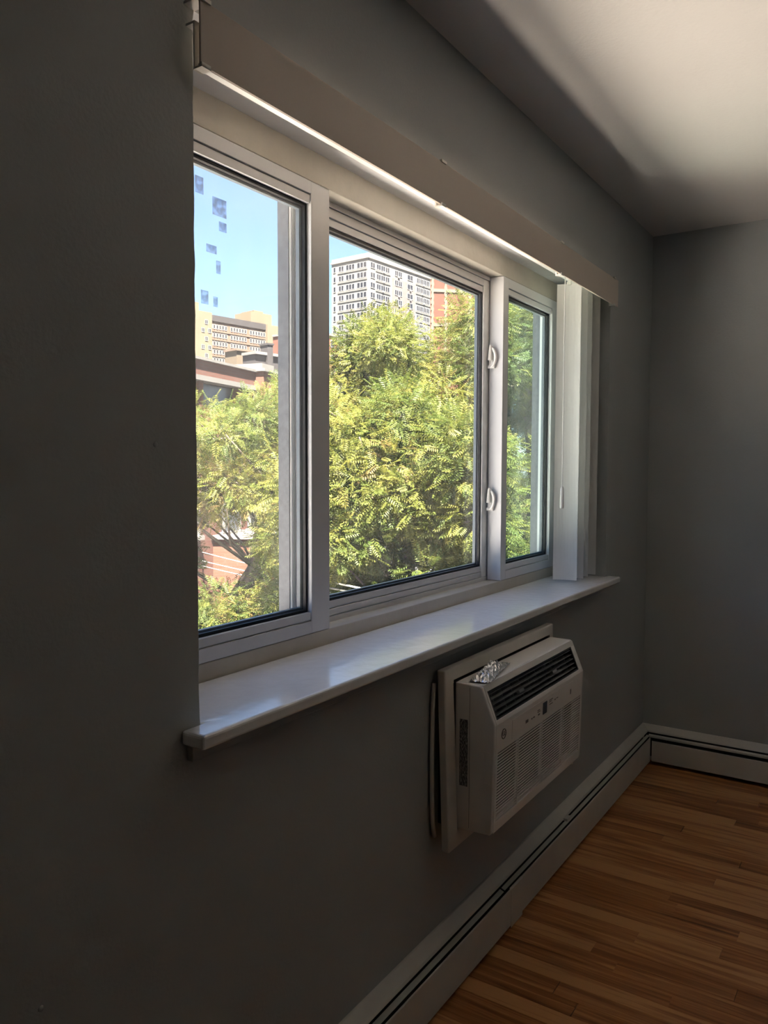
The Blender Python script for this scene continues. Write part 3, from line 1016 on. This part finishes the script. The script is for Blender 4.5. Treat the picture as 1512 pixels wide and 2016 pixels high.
def tower_face(face, groups, nfl):
    for (c0, c1, n) in groups:
        wd = (c1 - c0) / n
        for i in range(n):
            for k in range(nfl):
                key = round(wd, 2)
                if key not in FS: FS[key] = win_mesh('window', wd * 0.9, 1.5, 2 if wd > 1.3 else 1, far_frame, far_glass)
                cpos = c0 + wd * (i + 0.5)
                z_ = TH - 3.0 - fl * k
                if face == 0: place('window', FS[key], tw, (cpos, -0.02, z_))
                else: place('window', FS[key], tw, (-0.02, cpos, z_), -math.pi / 2)
tower_face(0, [(TX * 0.03, TX * 0.10, 1), (TX * 0.12, TX * 0.32, 3), (TX * 0.40, TX * 0.52, 2), (TX * 0.60, TX * 0.70, 1), (TX * 0.76, TX * 0.985, 4)], 12)
tower_face(1, [(TY * 0.04, TY * 0.30, 3), (TY * 0.36, TY * 0.60, 3), (TY * 0.66, TY * 0.80, 2), (TY * 0.88, TY * 0.95, 1)], 10)
m_ = MB()
for k in range(13):
    z_ = TH - 3.0 - fl * k - 0.95
    m_.box(TX * 0.11, TX * 0.33, -0.14, 0.02, z_ - 0.42, z_ - 0.05)
    m_.box(TX * 0.745, TX, -0.14, 0.02, z_ - 0.42, z_ - 0.05)
    m_.box(-0.14, 0.02, TY * 0.03, TY * 0.82, z_ - 0.42, z_ - 0.05)
m_.build('spandrel_bands', stone_w, tw, world=False)
acm = MB().box(-0.35, 0.35, -0.4, 0.05, -0.22, 0.22)
acb = acm.build('window_air_conditioner', far_frame, tw, world=False)
acb.location = (TX * 0.46, -0.05, TH - 4.2)
for k in range(12):
    for xf in (0.22, 0.46, 0.655, 0.87):
        if random.random() < 0.75 and not (k == 0 and xf == 0.46):
            dup(acb, tw, (TX * xf + random.uniform(-0.5, 0.5), -0.05, TH - 4.2 - fl * k))
m_ = MB(); m_.box(TX * 0.36, TX * 0.735, -0.03, 0.0, TH - 46, TH - 4.6); m_.build('pink_bay_wall', mat('pale_pink_brick', (0.105, 0.088, 0.08), 0.9, 0.05, 0.4), tw, world=False)

# ---- red brick block with cream bands, right of the tower
cR = at(822, 520, 245)
rb = tag(empty('brick_block', (cR.x, cR.y, GZ), a_t), 'red brick building with cream stone bands beside the white tower', 'building')
RH = cR.z - GZ + 5.0
baseR = Vector((cR.x, cR.y, GZ))
RX = solve_x(baseR, a_t, 1010, RH * 0.9)
m_ = MB(); m_.box(0, RX, 0, 14, 0, RH); m_.build('brick_wall', brick_far, rb, world=False)
for px in (851, 877, 925, 950):
    xx = solve_x(baseR, a_t, px, RH * 0.9)
    m_ = MB(); wd = 1.0
    z_ = RH
    k = 0
    while z_ > RH - 34:
        e_ = 0.25 if k % 2 else 0.0
        m_.box(xx - wd / 2 - e_, xx + wd / 2 + e_, -0.25, 0.05, z_ - 1.0, z_)
        z_ -= 1.0; k += 1
    m_.build('stone_pilaster', cream_st, rb, world=False)
x851 = solve_x(baseR, a_t, 851, RH * 0.9); x924 = solve_x(baseR, a_t, 950, RH * 0.9)
for zz, sl in ((-11.0, 5.0), (0.0, 0), (-22.0, 5.0)):
    m_ = MB()
    zt_ = RH + zz
    m_.add([(x851, -0.2, zt_), (x924, -0.2, zt_ + sl), (x924, 0.05, zt_ + sl), (x851, 0.05, zt_), (x851, -0.2, zt_ - 1.0), (x924, -0.2, zt_ + sl - 1.0), (x924, 0.05, zt_ + sl - 1.0), (x851, 0.05, zt_ - 1.0)],
           [(0, 1, 2, 3), (4, 7, 6, 5), (0, 4, 5, 1), (1, 5, 6, 2), (2, 6, 7, 3), (3, 7, 4, 0)])
    m_.build('stone_band', cream_st, rb, world=False)

# ---- small brick neighbour at the tower's foot on the left
cS = at(640, 655, 150)
nb = tag(empty('brick_neighbour', (cS.x, cS.y, GZ), a_t), 'low red brick building at the left foot of the white tower', 'building')
SH = cS.z - GZ
SX = solve_x(Vector((cS.x, cS.y, GZ)), a_t, 664, SH)
m_ = MB(); m_.box(-4, SX, 0, 10, 0, SH - 0.4); m_.build('brick_wall', brick_far, nb, world=False)
m_ = MB(); m_.box(-4.2, SX + 0.2, -0.2, 10, SH - 0.4, SH); m_.build('coping', stone_w, nb, world=False)
sm_w = win_mesh('window', 1.0, 1.3, 1, far_frame, far_glass)
for xx in (0.4, SX * 0.5 + 0.3):
    for k in range(3): place('window', sm_w, nb, (xx, -0.02, SH - 1.8 - 2.9 * k))

# ---- beige slab block far left
DB = 250.0
cB = at(392, 611, DB)
a_b = YAW - math.radians(42)
bb = tag(empty('slab_block', (cB.x, cB.y, GZ), a_b), 'long beige apartment block with rows of ribbon windows at far left', 'building')
baseB = Vector((cB.x, cB.y, GZ))
BH = cB.z - GZ
xs = {px: solve_x(baseB, a_b, px, BH * 0.8) for px in (418, 527, 575)}
WL, WM, WR = xs[418], xs[527], xs[575]
m_ = MB(); m_.box(-14, WL, 0, 14, 0, BH); m_.box(WM, WR + 10, 0, 14, 0, BH - 0.6); m_.build('end_wing', beige_brick, bb, world=False)
m_ = MB(); m_.box(WL, WM, 1.2, 14, 0, BH - 0.6); m_.build('middle_wall', pink_br, bb, world=False)
m_ = MB(); m_.box(WL, WM, 0.9, 1.2, BH - 2.4, BH - 0.4); m_.build('roof_screen', slate, bb, world=False)
m_ = MB(); x505 = solve_x(baseB, a_b, 505, BH); x540 = solve_x(baseB, a_b, 546, BH)
m_.box(x505, x540, 3, 12, BH - 0.6, BH + 3.6); m_.box(x505 + 2, x540 - 3, 4, 11, BH + 3.6, BH + 4.4); m_.build('penthouse', beige_brick, bb, world=False)
m_ = MB(); m_.box(-8, 2.0, 3, 10, BH, BH + 3.2); m_.build('roof_bulkhead', beige_brick, bb, world=False)
flb = 2.68
nw = 20
rib = win_mesh('window', (WM - WL) / nw * 0.62, 1.35, 1, far_frame, far_glass, bar=0.16)
for k in range(7):
    for i in range(nw):
        if (i % 7) == 6: continue
        place('window', rib, bb, (WL + (WM - WL) * (i + 0.5) / nw, 1.18, BH - 4.0 - flb * k))
    m_ = MB(); m_.box(WL, WM, 1.0, 1.2, BH - 5.75 - flb * k, BH - 5.2 - flb * k); m_.build('balcony_ledge', pink_br, bb, world=False)
sw_ = win_mesh('window', 1.1, 1.3, 2, far_frame, far_glass)
for k in range(7):
    for xx in ((WL * 0.28, WL * 0.80) if k % 2 else (WL * 0.55,)):
        place('window', sw_, bb, (xx, -0.02, BH - 3.2 - flb * k))
    place('window', sw_, bb, (WM + (WR - WM) * (0.35 if k % 2 else 0.62), -0.02, BH - 3.8 - flb * k))

# ---- nearer roofs behind the row house
cK = at(466, 690, 49)
tb = tag(empty('stucco_house', (cK.x, cK.y, GZ), a_b), 'tan flat-roofed house end rising behind the brick parapet', 'building')
KH = cK.z - GZ
KX = solve_x(Vector((cK.x, cK.y, GZ)), a_b, 502, KH * 0.95)
m_ = MB(); m_.box(0, KX, 0, 1.2, 0, KH); m_.build('house_wall', tan_st, tb, world=False)
m_ = MB(); m_.box(-0.1, KX + 0.1, -0.1, 1.2, KH, KH + 0.12); m_.build('coping', pink_br, tb, world=False)
cG = at(503, 697, 46)
gb = tag(empty('slate_house', (cG.x, cG.y, GZ), a_b), 'dark slate house with white coping and chimney behind the tree', 'building')
GH = cG.z - GZ
GX = solve_x(Vector((cG.x, cG.y, GZ)), a_b, 600, GH * 0.95)
m_ = MB(); m_.box(0, GX, 0, 1.2, 0, GH); m_.build('house_wall', slate, gb, world=False)
m_ = MB(); m_.box(-0.1, GX + 0.1, -0.15, 1.2, GH, GH + 0.16); m_.build('coping', stone_w, gb, world=False)
gx = solve_x(Vector((cG.x, cG.y, GZ)), a_b, 523, GH)
m_ = MB(); m_.box(gx, gx + 0.40, -0.2, 0.5, GH - 1.4, GH + 0.62); m_.box(gx - 0.05, gx + 0.45, -0.25, 0.55, GH + 0.62, GH + 0.72); m_.build('chimney', slate, gb, world=False)

# ---- brick row house across the street
DR = 21.0
cC = at(503, 770, DR)
a_h = YAW - math.radians(20.7)
rh = tag(empty('row_house', (cC.x, cC.y, GZ), a_h), 'red brick row house with white cornice across the street at left', 'building')
HZ = cC.z - GZ                      # underside of the cornice
m_ = MB(); m_.box(-9, 0, 0.0, 9, 0, HZ - 0.62); m_.box(-9, 0, 0.0, 9, HZ + 0.12, HZ + 0.50)
m_.box(-9, 0, 0.22, 9, HZ - 0.62, HZ + 0.12)
m_.build('brick_wall', brick_red, rh, world=False)
m_ = MB(); m_.box(-9.1, 0.05, -0.14, 0.25, HZ, HZ + 0.12); m_.build('cornice', stone_w, rh, world=False)
m_ = MB(); m_.box(-9.1, 0.1, -0.06, 9, HZ + 0.50, HZ + 0.56); m_.build('coping', stone_w, rh, world=False)
for xx in (-6.2, -4.4, -2.55, -0.80):
    m_ = MB(); m_.box(xx - 0.09, xx + 0.09, 0.0, 0.24, HZ - 0.62, HZ); m_.build('brick_pier', brick_red, rh, world=False)
for (xa, xb) in ((-6.1, -4.5), (-4.3, -2.65), (-2.45, -0.9), (-0.7, -0.1)):
    m_ = MB(); m_.box(xa, xb, 0.18, 0.24, HZ - 0.60, HZ - 0.02); m_.build('attic_window', dark_pane, rh, world=False)
# corner pier with a stepped cap
m_ = MB(); m_.box(0.0, 0.85, -0.25, 1.2, 0, HZ + 0.52); m_.build('corner_pier', brick_or, rh, world=False)
m_ = MB(); m_.box(-0.06, 0.92, -0.32, 1.3, HZ + 0.52, HZ + 0.60); m_.box(0.10, 0.75, -0.15, 1.1, HZ + 0.60, HZ + 0.75); m_.build('pier_cap', stone_w, rh, world=False)


# windows with arched heads lower down, bay with sill and panel
def arched(parent, xc, zc, w_, h_, y_):
    o_ = empty('arched_window', (0, 0, 0)); o_.parent = parent; o_.location = (xc, y_, zc)
    pts = [(-w_ / 2, 0), (w_ / 2, 0)] + [(w_ / 2 * math.cos(t), h_ - w_ / 2 + w_ / 2 * math.sin(t)) for t in [math.pi * k / 12 for k in range(13)]]
    m_ = MB(); m_.prism(pts, 1, -0.05, 0.02); m_.build('pane', dark_pane, o_, world=False)
    m_ = MB(); m_.tube([(-w_ / 2, -0.05, 0)] + [(x_, -0.05, z_) for x_, z_ in reversed(pts[2:])] + [(w_ / 2, -0.05, 0)], 0.05, 6); m_.build('window_trim', stone_w, o_, world=False)
    m_ = MB(); m_.box(-w_ / 2 - 0.1, w_ / 2 + 0.1, -0.16, 0.05, -0.1, 0); m_.build('window_ledge', stone_w, o_, world=False)
    return o_


zb = at(470, 1060, 19.5).z - GZ
m_ = MB(); m_.prism([(-2.1, 0.0), (-1.45, -1.1), (0.35, -1.1), (0.9, 0.0)], 2, 0, zb); m_.build('bay', brick_or, rh, world=False)
m_ = MB(); m_.prism([(-2.2, 0.0), (-1.52, -1.2), (0.42, -1.2), (1.0, 0.0)], 2, zb, zb + 0.10); m_.build('bay_ledge', stone_w, rh, world=False)
arched(rh, -0.1, zb + 0.15, 0.75, 1.1, -0.02)
arched(rh, -1.35, zb + 0.15, 0.75, 1.1, -0.02)
arched(rh, -3.2, zb + 0.15, 0.75, 1.1, -0.02)
for xx in (-1.2, -0.2):
    m_ = MB(); m_.box(xx - 0.32, xx + 0.32, -1.1, -0.9, zb + 0.10, zb + 0.24); m_.build('window_box', planter, rh, world=False)
m_ = MB(); m_.box(-1.3, 0.2, -1.13, -1.08, zb - 0.75, zb - 0.15); m_.box(-1.2, 0.1, -1.15, -1.08, zb - 0.68, zb - 0.22); m_.build('bay_panel', brick_red, rh, world=False)
for k in range(3):
    m_ = MB(); m_.box(-1.0 + 0.45 * k, -0.75 + 0.45 * k, -1.12, -1.05, zb - 1.9, zb - 1.0); m_.build('bay_window', dark_pane, rh, world=False)
for xx in (-5.6, -3.2):
    for zz in (-3.0,):
        m_ = MB(); m_.box(xx - 0.4, xx + 0.4, -0.03, 0.02, zb + zz, zb + zz + 1.5); m_.build('window_pane', dark_pane, rh, world=False)

# ---- overhead cables crossing the street
for (p0, p1, nm) in [((396, 1086), (706, 1152), 'uppermost'), ((396, 1103), (706, 1163), 'middle'), ((396, 1113), (706, 1172), 'lowest')]:
    A = at(*p0, 19.0); B = at(*p1, 7.4)
    d = (A - B)
    A2 = A + d * 0.05
    B2 = B - d * ((B.y - 0.31) / d.y)         # fixed to this building's own facade
    pts = []
    for k in range(25):
        t = k / 24
        q = A2.lerp(B2, t)
        q.z -= 0.25 * 4 * t * (1 - t) * 0.15
        pts.append(q)
    c = MB(); c.tube(pts, 0.009, 6)
    o = c.build('overhead_cable', cablem, None, smooth=True)
    tag(o, nm + ' of three pale overhead cables crossing the street', 'cable')

# ------------------------------------------------------------------ trees
def leaf_template():
    V, Fq = [], []
    n = 6
    Ln = 0.24
    for i in range(n):
        t = 0.14 + 0.80 * i / (n - 1)
        l = 0.062 * (0.75 + 0.5 * math.sin(math.pi * (0.2 + 0.7 * t)))
        for sgn in (-1, 1):
            bx, by = t * Ln, 0.002 * sgn
            dirx, diry = 0.45, 0.89 * sgn
            nx, ny = -diry, dirx
            hw = 0.0115
            k = len(V)
            V += [(bx, by, -0.01 * t), (bx + dirx * l * 0.5 + nx * hw, by + diry * l * 0.5 + ny * hw, -0.006 - 0.01 * t), (bx + dirx * l, by + diry * l, -0.022 - 0.015 * t), (bx + dirx * l * 0.5 - nx * hw, by + diry * l * 0.5 - ny * hw, -0.006 - 0.01 * t)]
            Fq.append((k, k + 1, k + 2, k + 3))
    k = len(V)
    V += [(0.94 * Ln, 0, -0.01), (0.94 * Ln + 0.03, 0.012, -0.014), (0.94 * Ln + 0.065, 0, -0.03), (0.94 * Ln + 0.03, -0.012, -0.014)]
    Fq.append((k, k + 1, k + 2, k + 3))
    return np.array(V), np.array(Fq)


LV, LF = leaf_template()


def rot_from(dirv, upv):
    x = dirv / np.linalg.norm(dirv, axis=-1, keepdims=True)
    y = np.cross(upv, x); y /= np.linalg.norm(y, axis=-1, keepdims=True) + 1e-9
    z = np.cross(x, y)
    return np.stack([x, y, z], -1)     # columns


def in_poly(px, py, poly):
    c = False
    n = len(poly)
    j = n - 1
    for i in range(n):
        xi, yi = poly[i]; xj, yj = poly[j]
        if (yi > py) != (yj > py) and px < (xj - xi) * (py - yi) / (yj - yi) + xi: c = not c
        j = i
    return c


single_leaf = bpy.data.meshes.new('leaf')
single_leaf.from_pydata([tuple(v) for v in LV], [], [tuple(f) for f in LF])
single_leaf.materials.append(leaf_o)


def tree(name, label, outline, d0, d1, nclump, rmin, rmax, per, trunk, nsingle, holes=(), tint=0.0, lscale=0.62, seed=0, extra=()):
    r_ = np.random.default_rng(seed)
    clumps = []
    xs_ = [q[0] for q in outline]; ys_ = [q[1] for q in outline]
    tries = 0
    while len(clumps) < nclump and tries < 60000:
        tries += 1
        px = r_.uniform(min(xs_), max(xs_)); py = r_.uniform(min(ys_), max(ys_))
        dep = r_.uniform(d0, d1); rad = r_.uniform(rmin, rmax)
        rp = rad * FPX / dep
        if not in_poly(px, py - rp * 0.75, outline) or not in_poly(px - rp * 0.3, py, outline) or not in_poly(px + rp * 0.3, py, outline): continue
        if any(abs(px - hx) < hw + rp * 0.55 and abs(py - hy) < hh + rp * 0.55 for hx, hy, hw, hh in holes): continue
        clumps.append((at(px, py, dep), rad))
    for (px, py, dep, rad) in extra:
        clumps.append((at(px, py, dep), rad))
    tb0 = Vector(trunk[0])
    root = tag(empty(name, (tb0.x, tb0.y, GZ)), label, 'tree', 'leafy street trees outside the window')
    # trunk and limbs
    m_ = MB()
    m_.tube([tb0] + [Vector(q) for q in trunk[1:]], [0.20 - 0.10 * i / max(1, len(trunk) - 1) for i in range(len(trunk))], 10)
    m_.build('trunk', bark, root, smooth=True)
    m_ = MB()
    for (c_, rad) in clumps:
        s_ = min((Vector(q) for q in trunk[1:]), key=lambda q: (q - c_ + Vector((0, 0, 0.5))).length)
        md = s_.lerp(c_, 0.55) + Vector((r_.normal() * 0.15, r_.normal() * 0.15, -0.15))
        m_.tube([s_, md, c_], [0.028, 0.018, 0.008], 5)
    m_.build('branches', bark, root, smooth=True)
    P, D, U, S, T = [], [], [], [], []
    for (c_, rad) in clumps:
        n = int(per * rad * rad)
        v = r_.normal(size=(n, 3)); v /= np.linalg.norm(v, axis=1, keepdims=True)
        rr = rad * (0.35 + 0.70 * r_.random(n) ** 0.55)
        pos = np.array(c_)[None] + v * rr[:, None] * np.array([1.0, 1.0, 0.85])
        dr = v * 0.8 + r_.normal(size=(n, 3)) * 0.45 + np.array([0, 0, -0.25])
        up = np.array([0, 0, 1.0]) + v * 0.55 + r_.normal(size=(n, 3)) * 0.35
        P.append(pos); D.append(dr); U.append(up); S.append(lscale * r_.uniform(0.75, 1.2, n))
        T.append(np.clip(0.30 + 0.30 * r_.normal(size=n) * 0.6 + 0.22 * r_.normal() + tint, 0.02, 1.0))
    P = np.concatenate(P); D = np.concatenate(D); U = np.concatenate(U); S = np.concatenate(S); T = np.concatenate(T)
    R = rot_from(D, U)
    # nearest leaves become single objects
    order = np.argsort(((P - np.array(CAM)) ** 2).sum(1))
    inview = []
    for i in order:
        q = project(P[i])
        if 380 < q[0] < 1090 and 300 < q[1] < 1260:
            inview.append(i)
        if len(inview) >= nsingle: break
    one = np.zeros(len(P), bool); one[inview] = True
    loc0 = wloc(root)
    for i in inview:
        o = bpy.data.objects.new('leaf', single_leaf)
        COL.objects.link(o)
        o.parent = root
        M_ = Matrix([list(R[i][k]) for k in range(3)])
        o.location = Vector(P[i]) - loc0
        o.rotation_euler = M_.to_euler()
        o.scale = (S[i],) * 3
    P, R, S, T = P[~one], R[~one], S[~one], T[~one]
    n = len(P)
    VV = np.einsum('nij,kj->nki', R, LV) * S[:, None, None] + (P - np.array(loc0))[:, None]
    nv = LV.shape[0]
    me_ = bpy.data.meshes.new('foliage')
    me_.vertices.add(n * nv)
    me_.vertices.foreach_set('co', VV.reshape(-1).astype(np.float32))
    FF = (LF[None] + (np.arange(n) * nv)[:, None, None]).reshape(-1)
    nf = n * LF.shape[0]
    me_.loops.add(nf * 4)
    me_.loops.foreach_set('vertex_index', FF.astype(np.int32))
    me_.polygons.add(nf)
    me_.polygons.foreach_set('loop_start', (np.arange(nf) * 4).astype(np.int32))
    me_.polygons.foreach_set('loop_total', np.full(nf, 4, np.int32))
    at_ = me_.attributes.new('tint', 'FLOAT', 'POINT')
    at_.data.foreach_set('value', np.repeat(T, nv).astype(np.float32))
    me_.update(calc_edges=True)
    me_.materials.append(leaf_m)
    fo = bpy.data.objects.new('foliage', me_)
    COL.objects.link(fo)
    fo.parent = root
    fo['kind'] = 'stuff'
    return root, len(P)


def tr(px, py, d, pts):
    """trunk polyline: ground foot below a pixel, then further points"""
    a0 = at(px, py, d)
    return [(a0.x, a0.y, GZ)] + [tuple(at(*q)) for q in pts]


cnt = 0
_, n = tree('locust_tree', 'big sunlit yellow-green tree filling the middle window pane',
            [(560, 800), (640, 735), (720, 760), (800, 700), (860, 720), (900, 790), (960, 860), (1010, 1000), (1010, 1450), (540, 1450), (560, 1000)],
            7.6, 10.2, 170, 0.26, 0.48, 2000, tr(820, 1500, 9.2, [(820, 1500, 9.2), (800, 1250, 9.2), (790, 1000, 9.2), (770, 860, 9.2)]), 260, seed=1, tint=0.12)
cnt += n
_, n = tree('locust_tree', 'taller tree peaking in front of the white tower',
            [(560, 760), (650, 720), (672, 665), (705, 612), (735, 585), (758, 588), (790, 640), (832, 695), (860, 800), (860, 1000), (560, 1000)],
            13.0, 15.5, 60, 0.36, 0.62, 1150, tr(720, 1400, 14.2, [(720, 1300, 14.2), (730, 900, 14.2), (740, 700, 14.2)]), 60, seed=2, tint=0.06, lscale=0.75)
cnt += n
_, n = tree('locust_tree', 'shaded green tree behind the right window pane',
            [(846, 690), (875, 640), (898, 622), (935, 580), (965, 555), (1010, 540), (1150, 470), (1320, 500), (1320, 1400), (900, 1400), (850, 850)],
            10.8, 13.6, 150, 0.34, 0.58, 1300, tr(1080, 1500, 12.2, [(1080, 1400, 12.2), (1060, 1000, 12.2), (1040, 760, 12.2)]), 120, seed=3, tint=0.0, lscale=0.7)
cnt += n
_, n = tree('locust_tree', 'slender slanting tree in front of the brick row house',
            [(250, 790), (395, 772), (440, 778), (470, 792), (505, 765), (548, 735), (620, 715), (640, 800), (640, 1400), (250, 1400)],
            9.6, 12.2, 170, 0.24, 0.44, 1350, tr(380, 1500, 11.0, [(395, 1330, 11.0), (430, 1245, 11.0), (470, 1180, 11.0), (505, 1120, 11.1), (530, 980, 11.2), (520, 860, 11.2)]), 120,
            holes=((465, 1070, 52, 34), (405, 1085, 28, 46)), seed=4, tint=0.10)
cnt += n
print('leaves', cnt, 'strips', nstrip)
